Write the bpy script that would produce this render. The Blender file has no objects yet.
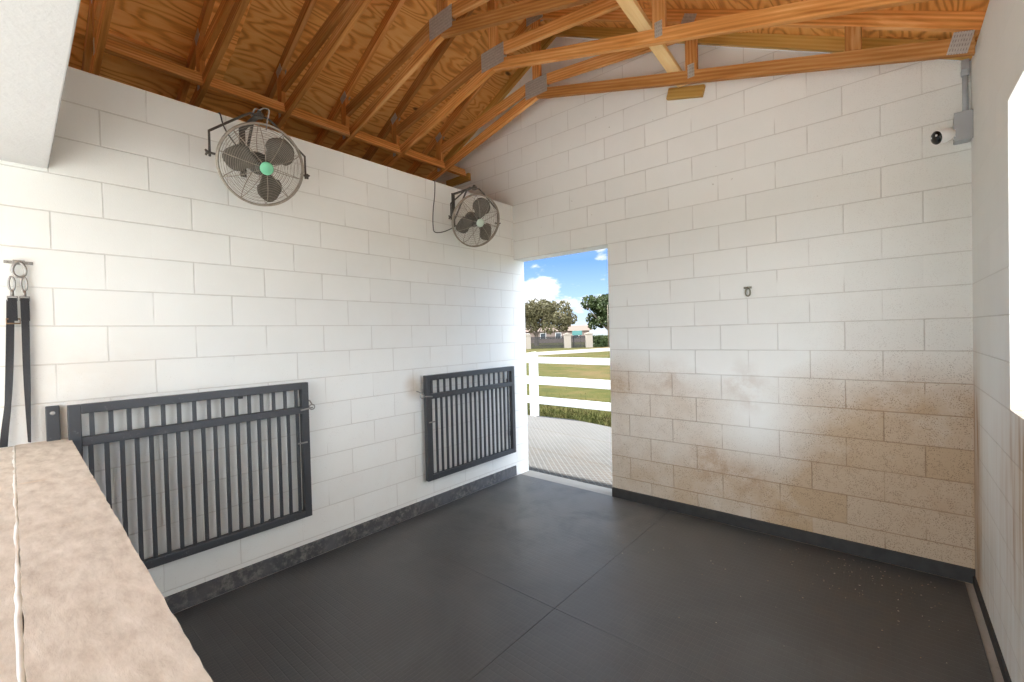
import bpy, bmesh, math, random
from mathutils import Vector, Matrix
random.seed(7)
sc = bpy.context.scene
COL = sc.collection
V = Vector
PI = math.pi
B = .2032                      # one block course
XR = 3.6205                    # inner face of the right wall

# ------------------------------------------------------------------ helpers
class NT:
    """small wrapper to write node graphs as expressions"""
    def __init__(s, name, world=False):
        if world:
            s.m = bpy.data.worlds.new(name); s.m.use_nodes = True
        else:
            s.m = bpy.data.materials.new(name); s.m.use_nodes = True
        s.t = s.m.node_tree; s.t.nodes.clear(); s.L = s.t.links
    def n(s, typ, **kw):
        nd = s.t.nodes.new(typ)
        for k, v in kw.items(): setattr(nd, k, v)
        return nd
    def put(s, sock, v):
        if isinstance(v, bpy.types.NodeSocket): s.L.new(v, sock)
        elif v is not None: sock.default_value = v
    def math(s, op, a, b=None, c=None, clamp=False):
        nd = s.n('ShaderNodeMath', operation=op, use_clamp=clamp)
        s.put(nd.inputs[0], a)
        if b is not None: s.put(nd.inputs[1], b)
        if c is not None: s.put(nd.inputs[2], c)
        return nd.outputs[0]
    def add(s, a, b): return s.math('ADD', a, b)
    def mul(s, a, b): return s.math('MULTIPLY', a, b)
    def sub(s, a, b): return s.math('SUBTRACT', a, b)
    def sstep(s, x, a, b, lo=0., hi=1.):
        nd = s.n('ShaderNodeMapRange', interpolation_type='SMOOTHSTEP')
        s.put(nd.inputs[0], x); s.put(nd.inputs[1], a); s.put(nd.inputs[2], b)
        s.put(nd.inputs[3], lo); s.put(nd.inputs[4], hi)
        return nd.outputs[0]
    def coords(s, kind='Object', scale=None):
        o = s.n('ShaderNodeTexCoord').outputs[kind]
        return s.scale(o, scale) if scale is not None else o
    def scale(s, v, k):
        nd = s.n('ShaderNodeVectorMath', operation='MULTIPLY')
        s.put(nd.inputs[0], v); nd.inputs[1].default_value = k if hasattr(k, '__len__') else (k, k, k)
        return nd.outputs[0]
    def sep(s, v):
        nd = s.n('ShaderNodeSeparateXYZ'); s.put(nd.inputs[0], v); return nd.outputs
    def comb(s, x, y, z):
        nd = s.n('ShaderNodeCombineXYZ')
        for i, q in enumerate((x, y, z)): s.put(nd.inputs[i], q)
        return nd.outputs[0]
    def noise(s, v, scale, detail=4, rough=.55, dist=0., out=0):
        nd = s.n('ShaderNodeTexNoise'); s.put(nd.inputs['Vector'], v)
        nd.inputs['Scale'].default_value = scale; nd.inputs['Detail'].default_value = detail
        nd.inputs['Roughness'].default_value = rough; nd.inputs['Distortion'].default_value = dist
        return nd.outputs[out]
    def blob(s, v, c, r):
        nd = s.n('ShaderNodeVectorMath', operation='DISTANCE'); s.put(nd.inputs[0], v); nd.inputs[1].default_value = c
        return s.sstep(nd.outputs['Value'], r, 0.)
    def mix(s, f, a, b):
        nd = s.n('ShaderNodeMix', data_type='RGBA')
        s.put(nd.inputs[0], f)
        for i, q in ((6, a), (7, b)):
            s.put(nd.inputs[i], (q + (1,)) if isinstance(q, tuple) and len(q) == 3 else q)
        return nd.outputs[2]
    def ramp(s, f, stops):
        nd = s.n('ShaderNodeValToRGB'); s.put(nd.inputs[0], f)
        e = nd.color_ramp.elements
        while len(e) < len(stops): e.new(.5)
        for q, (p, c) in zip(e, stops): q.position = p; q.color = tuple(c) + (1,)
        return nd.outputs[0]
    def bump(s, h, strength=.3, dist=.01, normal=None):
        nd = s.n('ShaderNodeBump'); nd.inputs['Strength'].default_value = strength
        nd.inputs['Distance'].default_value = dist; s.put(nd.inputs['Height'], h)
        if normal is not None: s.put(nd.inputs['Normal'], normal)
        return nd.outputs[0]
    def bsdf(s, col, rough=.8, normal=None, metal=0., spec=.5):
        b = s.n('ShaderNodeBsdfPrincipled')
        s.put(b.inputs['Base Color'], (col + (1,)) if isinstance(col, tuple) and len(col) == 3 else col)
        s.put(b.inputs['Roughness'], rough); b.inputs['Metallic'].default_value = metal
        b.inputs['Specular IOR Level'].default_value = spec
        if normal is not None: s.put(b.inputs['Normal'], normal)
        o = s.n('ShaderNodeOutputMaterial'); s.L.new(b.outputs[0], o.inputs[0])
        return s.m

def plain(name, col, rough=.6, metal=0., spec=.5, wear=.12, nscale=25, bump=.1):
    m = NT(name); c = m.coords()
    n = m.noise(c, nscale, 5)
    a = tuple(max(0, q * (1 - wear * 1.3)) for q in col); b = tuple(min(1, q * (1 + wear)) for q in col)
    return m.bsdf(m.mix(n, a, b), rough, m.bump(n, bump, .004), metal, spec)

# ------------------------------------------------------------------ mesh builder
def bm_box(bm, lo, hi):
    x0, y0, z0 = lo; x1, y1, z1 = hi
    v = [bm.verts.new(p) for p in ((x0,y0,z0),(x1,y0,z0),(x1,y1,z0),(x0,y1,z0),(x0,y0,z1),(x1,y0,z1),(x1,y1,z1),(x0,y1,z1))]
    for f in ((3,2,1,0),(4,5,6,7),(0,1,5,4),(1,2,6,5),(2,3,7,6),(3,0,4,7)): bm.faces.new([v[i] for i in f])
def bm_prism(bm, poly, lo, hi, axis='y'):
    """polygon in the plane across 'axis', extruded from lo to hi"""
    def P(a, b, t): return {'y': (a, t, b), 'x': (t, a, b), 'z': (a, b, t)}[axis]
    A = [bm.verts.new(P(a, b, lo)) for a, b in poly]; C = [bm.verts.new(P(a, b, hi)) for a, b in poly]
    n = len(poly)
    bm.faces.new(A); bm.faces.new(C[::-1])
    for i in range(n): bm.faces.new((A[i], C[i], C[(i+1) % n], A[(i+1) % n])[::-1])
    bmesh.ops.recalc_face_normals(bm, faces=bm.faces[:])
def frame_at(d):
    d = d.normalized(); up = V((0,0,1)) if abs(d.z) < .95 else V((1,0,0))
    a = d.cross(up).normalized(); return a, d.cross(a).normalized()
def bm_tube(bm, pts, r, seg=8, closed=False, caps=True, rz=None):
    """round tube along pts; rz = (ra, rb) makes it an oval / strap"""
    pts = [V(p) for p in pts]; n = len(pts); rings = []
    ref = None
    for i, p in enumerate(pts):
        if closed: d = pts[(i+1) % n] - pts[i-1]
        else: d = pts[min(i+1, n-1)] - pts[max(i-1, 0)]
        d.normalize()
        if ref is None: a, b = frame_at(d)
        else:
            a = (ref - d * ref.dot(d)).normalized(); b = d.cross(a)
        ref = a
        rr = r[i] if isinstance(r, (list, tuple)) else r
        ra, rb = rz if rz else (rr, rr)
        rings.append([bm.verts.new(p + a * math.cos(t) * ra + b * math.sin(t) * rb) for t in [2*PI*k/seg for k in range(seg)]])
    m = n if closed else n - 1
    for i in range(m):
        A, C = rings[i], rings[(i+1) % n]
        for k in range(seg): bm.faces.new((A[k], A[(k+1) % seg], C[(k+1) % seg], C[k]))
    if caps and not closed:
        bm.faces.new(rings[0][::-1]); bm.faces.new(rings[-1])
def bm_lathe(bm, prof, seg=24, M=None):
    """profile (r, h) turned round local z; M places it"""
    M = M or Matrix(); rings = []
    for r, h in prof:
        if r < 1e-6: rings.append([bm.verts.new(M @ V((0,0,h)))])
        else: rings.append([bm.verts.new(M @ V((r*math.cos(2*PI*k/seg), r*math.sin(2*PI*k/seg), h))) for k in range(seg)])
    for A, C in zip(rings, rings[1:]):
        for k in range(seg):
            q = [A[k % len(A)], A[(k+1) % len(A)], C[(k+1) % len(C)], C[k % len(C)]]
            u = []
            for w in q:
                if w not in u: u.append(w)
            if len(u) > 2: bm.faces.new(u)
    bmesh.ops.recalc_face_normals(bm, faces=bm.faces[:])
def circ(c, r, n, ax=V((1,0,0)), ay=V((0,1,0))):
    c = V(c); return [c + ax * r * math.cos(2*PI*k/n) + ay * r * math.sin(2*PI*k/n) for k in range(n)]

def obj(name, bm, mat, parent=None, smooth=False, bevel=0., loc=None, rot=None):
    me = bpy.data.meshes.new(name)
    bmesh.ops.recalc_face_normals(bm, faces=bm.faces[:])
    bm.to_mesh(me); bm.free()
    if mat: me.materials.append(mat)
    if smooth:
        for p in me.polygons: p.use_smooth = True
    o = bpy.data.objects.new(name, me); COL.objects.link(o)
    if parent: o.parent = parent
    if loc is not None: o.location = loc
    if rot is not None: o.rotation_euler = rot
    if bevel:
        md = o.modifiers.new('bevel', 'BEVEL'); md.width = bevel; md.segments = 2; md.limit_method = 'ANGLE'
    return o
def tag(o, label, cat, group=None, kind=None):
    if label: o['label'] = label
    if cat: o['category'] = cat
    if group: o['group'] = group
    if kind: o['kind'] = kind
    return o
def thing(name, label, cat, loc=(0,0,0), rotz=0., group=None):
    o = bpy.data.objects.new(name, None); COL.objects.link(o)
    o.empty_display_size = .1; o.location = loc; o.rotation_euler = (0,0,rotz)
    return tag(o, label, cat, group)
def struct(name, bm, mat, label=None, cat=None, **k):
    o = obj(name, bm, mat, **k); o['kind'] = 'structure'
    o['label'] = label or name.replace('_', ' '); o['category'] = cat or name.split('_')[0]
    return o
def NB(): return bmesh.new()
def box(name, lo, hi, mat, parent=None, bevel=0., **k):
    bm = NB(); bm_box(bm, lo, hi); return obj(name, bm, mat, parent, bevel=bevel, **k)

# ------------------------------------------------------------------ materials
def block_material(name, axis, uoff, flip, kind, top=0., course=B, length=.4064):
    """painted concrete block; joints follow the real 16x8 inch courses"""
    m = NT(name); P = m.coords(); x, y, z = m.sep(P)
    u = m.add(x if axis == 'x' else y, 20 * length - uoff)
    r = m.math('DIVIDE', m.add(z, 20*course - top), course); row = m.math('FLOOR', r); fr = m.sub(r, row)
    par = m.math('MODULO', m.add(row, flip), 2.)
    uu = m.add(m.math('DIVIDE', u, length), m.mul(par, .5)); cu = m.math('FLOOR', uu); fu = m.sub(uu, cu)
    wob = m.mul(m.sub(m.noise(P, 9, 3), .5), .004)
    du = m.mul(m.math('MINIMUM', fu, m.sub(1., fu)), .4064); dv = m.mul(m.math('MINIMUM', fr, m.sub(1., fr)), course)
    fade = m.noise(P, 2.3, 2)                                  # paint fills some joints
    jv = m.mul(m.sstep(m.add(du, wob), .0045, .0015), m.sstep(fade, .36, .52))
    jh = m.mul(m.sstep(m.add(dv, wob), .0045, .0015), m.sstep(m.noise(P, 1.7, 2), .25, .42, .45, 1.))
    if kind == 'right':
        jv = m.mul(jv, .3)
        top = m.sstep(z, 2.0, 1.7); jh = m.mul(jh, m.add(m.mul(top, .85), .12)); jv = m.mul(jv, 0.)
    if kind == 'back': jv = m.mul(jv, m.sstep(x, 3.56, 3.50))
    j = m.math('MAXIMUM', jv, jh)
    cell = m.n('ShaderNodeTexWhiteNoise', noise_dimensions='2D'); m.put(cell.inputs[0], m.comb(cu, row, 0.))
    tint = m.add(.985, m.mul(cell.outputs[0], .03))
    big = m.noise(P, 1.1, 3); med = m.noise(P, 4.5, 5, .6); fine = m.noise(P, 55, 3, .6)
    pore = m.n('ShaderNodeTexVoronoi', feature='F1'); m.put(pore.inputs['Vector'], P); pore.inputs['Scale'].default_value = 120
    paint = m.mix(med, (.79,.80,.762), (.84,.85,.818))
    paint = m.mix(m.mul(j, .36), paint, (.40,.36,.31))
    if kind == 'back':
        low = m.sstep(m.add(z, m.mul(m.sub(big, .5), .6)), 1.50, .95)
        right = m.sstep(m.add(x, m.mul(m.sub(big, .5), .8)), 2.3, 3.5)
        amt = m.add(m.mul(low, .60), m.mul(m.mul(right, m.sstep(z, 1.95, .8)), .47))
        amt = m.add(amt, m.mul(m.sstep(z, .75, .2), .26))
        for c, rad, k in (((1.22,0,1.14),.34,.26),((2.95,0,.55),.6,.16),((3.35,0,.5),.8,.14)):
            amt = m.add(amt, m.mul(m.blob(P, c, rad), k))
        for c, rad, k in (((2.30,0,1.52),.75,.60),((2.46,0,.86),.50,.60),((1.75,0,1.65),.6,.3)):
            amt = m.sub(amt, m.mul(m.blob(P, c, rad), k))
        amt = m.mul(amt, m.sstep(med, .22, .68, .80, 1.15))
        amt = m.math('MAXIMUM', m.math('MINIMUM', amt, 1.1), 0.)
        amt = m.mul(amt, m.add(.91, m.mul(cell.outputs[0], .17)))     # grime hangs together block by block
        rust = 0.
        for c, rad, k in (((2.09,0,.46),.26,.75),((2.38,0,.38),.24,.65),((1.25,0,1.10),.26,.5),((1.75,0,1.14),.30,.35),((2.35,0,1.12),.3,.3),((3.28,0,1.10),.32,.35),((2.95,0,.62),.25,.30),((3.4,0,.45),.4,.25)):
            rust = m.add(rust, m.mul(m.blob(P, c, rad), k))
        rust = m.math('MINIMUM', m.mul(rust, m.sstep(m.noise(P, 7, 5, .7), .36, .66)), .8)
        spk = m.mul(m.sstep(pore.outputs['Distance'], .42, .10), m.sstep(m.noise(P, 13, 3), .30, .62))
        col = m.mix(m.mul(amt, .86), paint, (.47,.345,.22))
        col = m.mix(rust, col, (.36,.21,.10))
        spa = m.mul(spk, m.add(m.mul(amt, 1.15), m.mul(m.sstep(x, 2.2, 3.3), .16)))
        col = m.mix(m.math('MINIMUM', spa, .8), col, (.19,.125,.075))
        col = m.mix(m.math('MINIMUM', m.mul(j, m.mul(amt, .6)), .6), col, (.24,.145,.08))
        # high specks and scuffs under the truss
        sc2 = m.mul(m.sstep(m.noise(m.scale(P, (1, 1, 1.4)), 16, 2), .735, .77), m.sstep(z, 2.2, 2.8))
        col = m.mix(m.mul(sc2, .55), col, (.30,.25,.19))
    elif kind == 'right':
        low = m.sstep(m.add(z, m.mul(m.sub(big, .5), .9)), 1.35, .2)
        edge = m.mul(m.sstep(m.add(y, m.mul(m.sub(med, .5), .12)), -.42, -.02), m.sstep(m.add(z, m.mul(m.sub(med, .5), .5)), 1.65, 1.0))
        drip = m.noise(m.scale(P, (1, 9, .7)), 2.2, 4)
        amt = m.add(m.mul(low, .42), m.add(m.mul(edge, .95), m.mul(m.blob(P, (XR,-1.30,.95), .72), .85)))
        amt = m.math('MINIMUM', m.mul(amt, m.sstep(drip, .25, .7, .5, 1.2)), 1.)
        col = m.mix(m.mul(amt, .85), paint, (.50,.35,.21))
        col = m.mix(m.mul(m.sstep(amt, .5, 1.), m.sstep(drip, .5, .75)), col, (.36,.2,.1))
    else:
        lo = m.mul(m.sstep(m.add(z, m.mul(m.sub(big, .5), .8)), 1.5, .3), .16)
        lo = m.add(lo, m.mul(m.blob(P, (0,-3.55,1.42), .55), .30)); lo = m.add(lo, m.mul(m.blob(P, (0,-1.42,1.15), .16), .75))
        lo = m.mul(lo, m.sstep(med, .25, .7, .5, 1.2))
        spk = m.mul(m.sstep(pore.outputs['Distance'], .3, .1), m.sstep(m.noise(P, 12, 3), .5, .66))
        col = m.mix(m.math('MINIMUM', lo, 1.), paint, (.50,.42,.32))
        col = m.mix(m.mul(spk, m.mul(m.sstep(z, 1.7, 1.2), .35)), col, (.3,.24,.18))
    nd = m.n('ShaderNodeMix', data_type='RGBA', blend_type='MULTIPLY'); nd.inputs[0].default_value = 1.
    m.put(nd.inputs[6], col); m.put(nd.inputs[7], m.comb(tint, tint, tint))
    h = m.add(m.add(m.mul(j, -1.), m.mul(fine, .10)), m.mul(m.sstep(pore.outputs['Distance'], .35, .1), -.10))
    return m.bsdf(nd.outputs[2], .72, m.bump(h, .55, .004), spec=.35)

M = {}
M['blk_left'] = block_material('painted_block_left', 'y', -.4340, 1, 'left', 3.056, .1945, .4022)
M['blk_back'] = block_material('painted_block_back', 'x', 3.4041, 1, 'back')
M['blk_right'] = block_material('painted_block_right', 'y', -.0, 0, 'right')

def stucco():
    m = NT('white_stucco'); P = m.coords(); n = m.noise(P, 38, 5, .65); b = m.noise(P, 3, 3)
    return m.bsdf(m.mix(b, (.47,.465,.45), (.53,.525,.51)), .8, m.bump(n, .5, .006), spec=.3)
M['stucco'] = stucco()

def wood(name, c0, c1, c2, stretch=(1.2, 16, 16), grey=0.):
    m = NT(name); P = m.coords()
    rnd = m.n('ShaderNodeObjectInfo').outputs['Random']
    off = m.n('ShaderNodeVectorMath', operation='ADD'); m.put(off.inputs[0], m.scale(P, stretch)); m.put(off.inputs[1], m.comb(m.mul(rnd, 37.), m.mul(rnd, 11.), m.mul(rnd, 23.)))
    Q = off.outputs[0]
    g = m.noise(Q, 1.0, 6, .6, 1.2)
    w = m.n('ShaderNodeTexWave', wave_type='BANDS', bands_direction='Z'); m.put(w.inputs['Vector'], Q)
    w.inputs['Scale'].default_value = .8; w.inputs['Distortion'].default_value = 5.; w.inputs['Detail'].default_value = 3
    t = m.add(m.mul(g, .84), m.mul(w.outputs['Fac'], .16))
    col = m.ramp(t, ((.25, c0), (.52, c1), (.78, c2)))
    v = m.n('ShaderNodeTexVoronoi', feature='F1'); m.put(v.inputs['Vector'], m.scale(Q, (.9, .16, .16))); v.inputs['Scale'].default_value = 1.
    knot = m.sstep(v.outputs['Distance'], .13, .05)
    col = m.mix(m.mul(knot, .8), col, tuple(q * .25 for q in c0))
    hsv = m.n('ShaderNodeHueSaturation'); m.put(hsv.inputs['Color'], col)
    m.put(hsv.inputs['Value'], m.add(.70, m.mul(rnd, .52))); hsv.inputs['Saturation'].default_value = 1.05 - grey
    return m.bsdf(hsv.outputs[0], .65, m.bump(t, .25, .003), spec=.3)
M['lumber'] = wood('pine_lumber', (.33,.125,.035), (.60,.28,.095), (.80,.47,.22))
M['lumber_yellow'] = wood('yellow_pine', (.42,.24,.06), (.62,.37,.11), (.72,.47,.17))
M['lumber_pale'] = wood('pale_brace_pine', (.76,.50,.22), (.90,.65,.33), (.95,.76,.45))
def plywood():
    m = NT('plywood_sheathing'); P = m.coords(); x, y, z = m.sep(P)
    # panels 2.44 m along the ridge, 1.22 m up the slope, each with its own grain
    pr = m.math('FLOOR', m.math('DIVIDE', m.add(x, 21.), 1.1)); pc = m.math('FLOOR', m.math('DIVIDE', m.add(m.add(y, 20.8), m.mul(pr, .61)), 2.44))
    wn = m.n('ShaderNodeTexWhiteNoise', noise_dimensions='2D'); m.put(wn.inputs[0], m.comb(pr, pc, 0.))
    Q = m.n('ShaderNodeVectorMath', operation='ADD'); m.put(Q.inputs[0], m.scale(P, (2.6, .62, 2.6)))
    m.put(Q.inputs[1], m.comb(m.mul(wn.outputs[0], 13.), m.mul(wn.outputs[0], 31.), 0.)); Q = Q.outputs[0]
    h = m.noise(Q, 1.35, 2, .45)
    rings = m.math('FRACT', m.mul(h, 17.))
    rings = m.sstep(m.math('ABSOLUTE', m.sub(rings, .5)), .12, .5)
    f = m.noise(m.scale(P, (60, 5, 60)), 1., 4, .6)
    b = m.noise(P, 1.6, 3)
    t = m.add(m.mul(rings, .26), m.add(m.mul(f, .34), m.mul(b, .40)))
    col = m.ramp(t, ((.20, (.96,.58,.21)), (.5, (.82,.375,.09)), (.8, (.38,.13,.025))))
    v = m.n('ShaderNodeTexVoronoi', feature='F1'); m.put(v.inputs['Vector'], m.scale(P, (3.2, 1.5, 3.2))); v.inputs['Scale'].default_value = .9
    col = m.mix(m.mul(m.sstep(v.outputs['Distance'], .085, .04), .85), col, (.05,.018,.006))
    hs = m.n('ShaderNodeHueSaturation'); m.put(hs.inputs['Color'], col); m.put(hs.inputs['Value'], m.add(.82, m.mul(wn.outputs[0], .36)))
    return m.bsdf(hs.outputs[0], .6, m.bump(t, .2, .003), spec=.3)
M['ply'] = plywood()
def galv():
    m = NT('galvanised_plate'); P = m.coords()
    v = m.n('ShaderNodeTexVoronoi', feature='F1'); m.put(v.inputs['Vector'], P); v.inputs['Scale'].default_value = 60
    x, y, z = m.sep(P)
    slot = m.mul(m.sstep(m.math('ABSOLUTE', m.sub(m.math('FRACT', m.mul(x, 90.)), .5)), .30, .42), m.sstep(m.math('ABSOLUTE', m.sub(m.math('FRACT', m.mul(z, 42.)), .5)), .35, .2))
    col = m.mix(v.outputs['Distance'], (.46,.465,.455), (.60,.605,.59))
    col = m.mix(m.mul(slot, .6), col, (.09,.08,.07))
    return m.bsdf(col, .5, m.bump(slot, .3, .002), .55)
M['galv'] = galv()

def rubber():
    m = NT('black_rubber_mat'); P = m.coords('Object'); x, y, z = m.sep(P)
    gx = m.math('ABSOLUTE', m.sub(m.math('FRACT', m.mul(x, 40.)), .5)); gy = m.math('ABSOLUTE', m.sub(m.math('FRACT', m.mul(y, 22.)), .5))
    peb = m.math('MAXIMUM', m.sstep(gx, .38, .5), m.sstep(gy, .40, .5))
    n = m.noise(P, 2.2, 5, .6); f = m.noise(P, 130, 3)
    dust = m.sstep(m.noise(P, 1.2, 4, .65, .6), .38, .70)
    col = m.mix(n, (.034,.034,.035), (.058,.058,.059))
    col = m.mix(m.mul(dust, .55), col, (.085,.085,.086))
    door_sheen = m.mul(m.blob(m.scale(P, (1.,.75,1.)), (.95,-.35,0.), 1.55), m.sstep(m.noise(P, 2.6, 5, .65, .5), .22, .62))  # pale sheen by the doorway, painted into the mat colour with broken edges
    col = m.mix(m.mul(door_sheen, .62), col, (.205,.195,.178))
    brown = m.mul(m.blob(P, (3.05,-.75,.0), .55), m.sstep(m.noise(P, 7, 4), .45, .7))
    col = m.mix(m.mul(brown, .35), col, (.10,.07,.045))
    sp = m.sstep(m.noise(P, 42, 2, .5), .775, .80)
    col = m.mix(m.mul(sp, m.mul(m.sstep(x, 1.6, 3.2), .5)), col, (.30,.27,.23))
    rough = m.add(.33, m.mul(n, .16))
    return m.bsdf(col, rough, m.bump(m.add(m.mul(peb, -.6), m.mul(f, .5)), .45, .003), spec=.95)
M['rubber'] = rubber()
def base_rubber():
    m = NT('scuffed_rubber_strip'); P = m.coords(); n = m.noise(P, 22, 5, .7); b = m.noise(P, 3, 3)
    col = m.mix(m.sstep(n, .42, .72), (.055,.056,.058), (.21,.20,.18))
    col = m.mix(m.sstep(b, .4, .7), col, (.10,.10,.105))
    return m.bsdf(col, .6, m.bump(n, .5, .004))
M['base_rubber'] = base_rubber()
M['base_dark'] = plain('dark_rubber_strip', (.035,.034,.033), .6, wear=.5, nscale=14, bump=.3)
def concrete(name, c0, c1, scale=6, bump=.4):
    m = NT(name); P = m.coords(); n = m.noise(P, scale, 6, .65); f = m.noise(P, 70, 3); 
    col = m.mix(n, c0, c1); col = m.mix(m.mul(m.sstep(f, .6, .75), .35), col, tuple(q * .5 for q in c0))
    return m.bsdf(col, .85, m.bump(m.add(n, m.mul(f, .5)), bump, .006), spec=.25)
M['concrete'] = concrete('concrete_floor', (.36,.34,.305), (.52,.495,.45))
def cap_mat():
    m = NT('worn_concrete_cap'); P = m.coords()
    Q = m.scale(P, (1., 2.6, 1.)); n = m.noise(Q, 10, 8, .68, .1); b = m.noise(P, 1.8, 3); s = m.noise(m.scale(P, (6, 1.3, 1)), 2.2, 4)
    col = m.ramp(n, ((.30, (.46,.385,.31)), (.5, (.60,.53,.445)), (.70, (.70,.63,.545))))
    col = m.mix(m.mul(m.sstep(b, .5, .68), .40), col, (.40,.325,.265))
    col = m.mix(m.mul(m.sstep(s, .63, .74), .35), col, (.72,.55,.36))
    return m.bsdf(col, .8, m.bump(n, .45, .004), spec=.25)
M['cap'] = cap_mat()
M['white_seal'] = plain('white_sealant', (.70,.67,.62), .7, wear=.15, nscale=30, bump=.4)
def gate_mat():
    m = NT('charcoal_steel'); P = m.coords(); n = m.noise(P, 7, 5); s = m.noise(P, 60, 3)
    col = m.mix(n, (.026,.028,.032), (.052,.056,.062))
    col = m.mix(m.mul(m.sstep(s, .62, .75), .4), col, (.17,.17,.17))
    return m.bsdf(col, m.add(.33, m.mul(n, .2)), None, .1, .7)
M['gate'] = gate_mat()
M['steel'] = plain('zinc_steel', (.36,.345,.32), .4, .85, wear=.3)
M['brass'] = plain('dull_brass', (.26,.16,.085), .45, .8, wear=.3)
M['webbing'] = plain('black_webbing', (.022,.022,.024), .85, wear=.4, nscale=180, bump=.5)
M['fan_black'] = plain('dusty_black_fan', (.075,.066,.055), .5, .2, wear=.5, nscale=30)
M['fan_wire'] = plain('dusty_guard_wire', (.34,.30,.245), .5, .35, wear=.45, nscale=40)
M['blade'] = plain('dusty_fan_blade', (.12,.105,.085), .5, .25, wear=.5, nscale=14)
M['badge_green'] = plain('green_badge', (.20,.60,.36), .45, wear=.2)
M['badge_pale'] = plain('pale_badge', (.55,.66,.56), .45, wear=.15)
M['cord'] = plain('dark_cord', (.05,.05,.048), .6, wear=.3)
M['cord_grey'] = plain('grey_cord', (.38,.36,.33), .6, wear=.3)
M['pvc'] = plain('grey_pvc', (.40,.42,.44), .45, wear=.06)
M['cam_white'] = plain('white_plastic', (.92,.92,.91), .35, wear=.04)
M['cam_black'] = plain('black_gloss', (.012,.012,.013), .12, wear=.1)
M['lens'] = plain('pale_lens', (.75,.78,.80), .1, wear=.05)
M['bronze'] = plain('tarnished_ring', (.22,.21,.16), .4, .8, wear=.4)
M['vinyl'] = plain('white_vinyl', (.90,.90,.89), .4, wear=.03, nscale=4, bump=.02)
M['iron'] = plain('black_iron', (.010,.010,.011), .5, .3)
M['pillar'] = concrete('cream_masonry', (.24,.205,.165), (.31,.275,.23), 5)
M['house_wall'] = plain('pinkish_render', (.22,.165,.14), .8, wear=.08, nscale=3)
M['house_roof'] = plain('brown_shingle', (.12,.085,.065), .85, wear=.2, nscale=8)
M['house_glass'] = plain('dark_window', (.05,.06,.07), .1)
M['bark'] = plain('grey_bark', (.16,.125,.095), .9, wear=.4, nscale=8, bump=.6)
M['teal'] = plain('teal_panel', (.05,.17,.155), .5)
M['outer'] = plain('outer_block', (.62,.58,.52), .8)
def leaf(name, c0, c1, c2):
    m = NT(name); P = m.coords(); n = m.noise(P, .9, 4, .6); r = m.noise(P, 9, 2)
    return m.bsdf(m.ramp(m.add(m.mul(n, .6), m.mul(r, .4)), ((.3, c0), (.5, c1), (.7, c2))), .7, spec=.2)
M['leaf_olive'] = leaf('olive_foliage', (.035,.033,.013), (.085,.076,.034), (.15,.125,.07))
M['leaf_green'] = leaf('green_foliage', (.008,.013,.004), (.026,.040,.010), (.075,.085,.025))
def lawn():
    m = NT('patchy_lawn'); P = m.coords(); a = m.noise(P, .22, 4, .6); b = m.noise(P, 1.3, 5, .65); f = m.noise(P, 18, 4, .7)
    col = m.ramp(b, ((.30, (.031,.036,.0065)), (.5, (.050,.049,.0105)), (.70, (.074,.057,.019))))
    col = m.mix(m.sstep(a, .50, .66), col, (.084,.060,.024))
    col = m.mix(m.mul(m.sstep(f, .52, .70), .55), col, (.027,.025,.008))
    return m.bsdf(col, .95, m.bump(m.add(f, b), .8, .03), spec=.1)
M['lawn'] = lawn()
def blade_mat():
    m = NT('grass_blade'); P = m.coords(); n = m.noise(P, 1.6, 4, .6)
    return m.bsdf(m.ramp(n, ((.34, (.028,.038,.006)), (.5, (.048,.052,.010)), (.64, (.080,.060,.024)))), .8, spec=.15)
M['grass'] = blade_mat()
M['bounceslab'] = concrete('pale_bounce_slab', (.74,.71,.66), (.84,.81,.76), 1.5, .2)
M['sand'] = concrete('pale_track', (.21,.19,.155), (.26,.24,.21), 1.5, .2)
def pavers():
    m = NT('grid_pavers'); P = m.coords(); x, y, z = m.sep(P)
    a = m.math('MULTIPLY', m.add(x, y), 12.); b = m.math('MULTIPLY', m.sub(x, y), 12.)
    fa = m.math('ABSOLUTE', m.sub(m.math('FRACT', m.add(a, 100.)), .5)); fb = m.math('ABSOLUTE', m.sub(m.math('FRACT', m.add(b, 100.)), .5))
    cell = m.mul(m.sstep(fa, .44, .30), m.sstep(fb, .44, .30))          # hollow of one cell
    n = m.noise(P, 2., 5, .6); g = m.noise(P, 55, 4, .7); dirt = m.sstep(m.noise(P, 1.3, 4), .4, .62)
    near = m.sstep(m.add(y, m.mul(m.sub(n, .5), 1.5)), 2.0, .7, .30, 1.)
    web = m.mix(m.mul(m.add(n, g), .5), (.070,.068,.064), (.16,.157,.150)); fill = m.mix(g, (.028,.025,.021), (.115,.112,.104))
    fill = m.mix(m.mul(dirt, .35), fill, (.11,.08,.055))
    col = m.mix(m.mul(cell, near), web, fill)
    line = m.sstep(m.math('ABSOLUTE', m.sub(m.math('FRACT', m.mul(m.add(y, m.mul(x, .12)), 1.05)), .5)), .472, .49)
    col = m.mix(m.mul(line, .4), col, (.075,.06,.045))
    return m.bsdf(col, .9, m.bump(m.add(m.mul(cell, -1.), m.mul(g, .4)), .7, .012), spec=.2)
M['pavers'] = pavers()

# ------------------------------------------------------------------ the setting
RIDGE, S = .65, .5
def roof_z(x, base=4.65): return base - S * abs(x - RIDGE)      # underside of the top chords
# floor
bm = NB(); bm_box(bm, (-.2,-4.6,-.20), (XR+.2, .20, -.012)); struct('floor', bm, M['concrete'], 'concrete stall floor slab and door sill', 'floor')
# left wall (separate top, lower than the roof)
bm = NB(); bm_box(bm, (-.2,-4.6,-.2), (0,.182,3.048)); struct('wall_left', bm, M['blk_left'], 'white painted block wall on the left carrying both fans', 'wall', bevel=.006)
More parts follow.
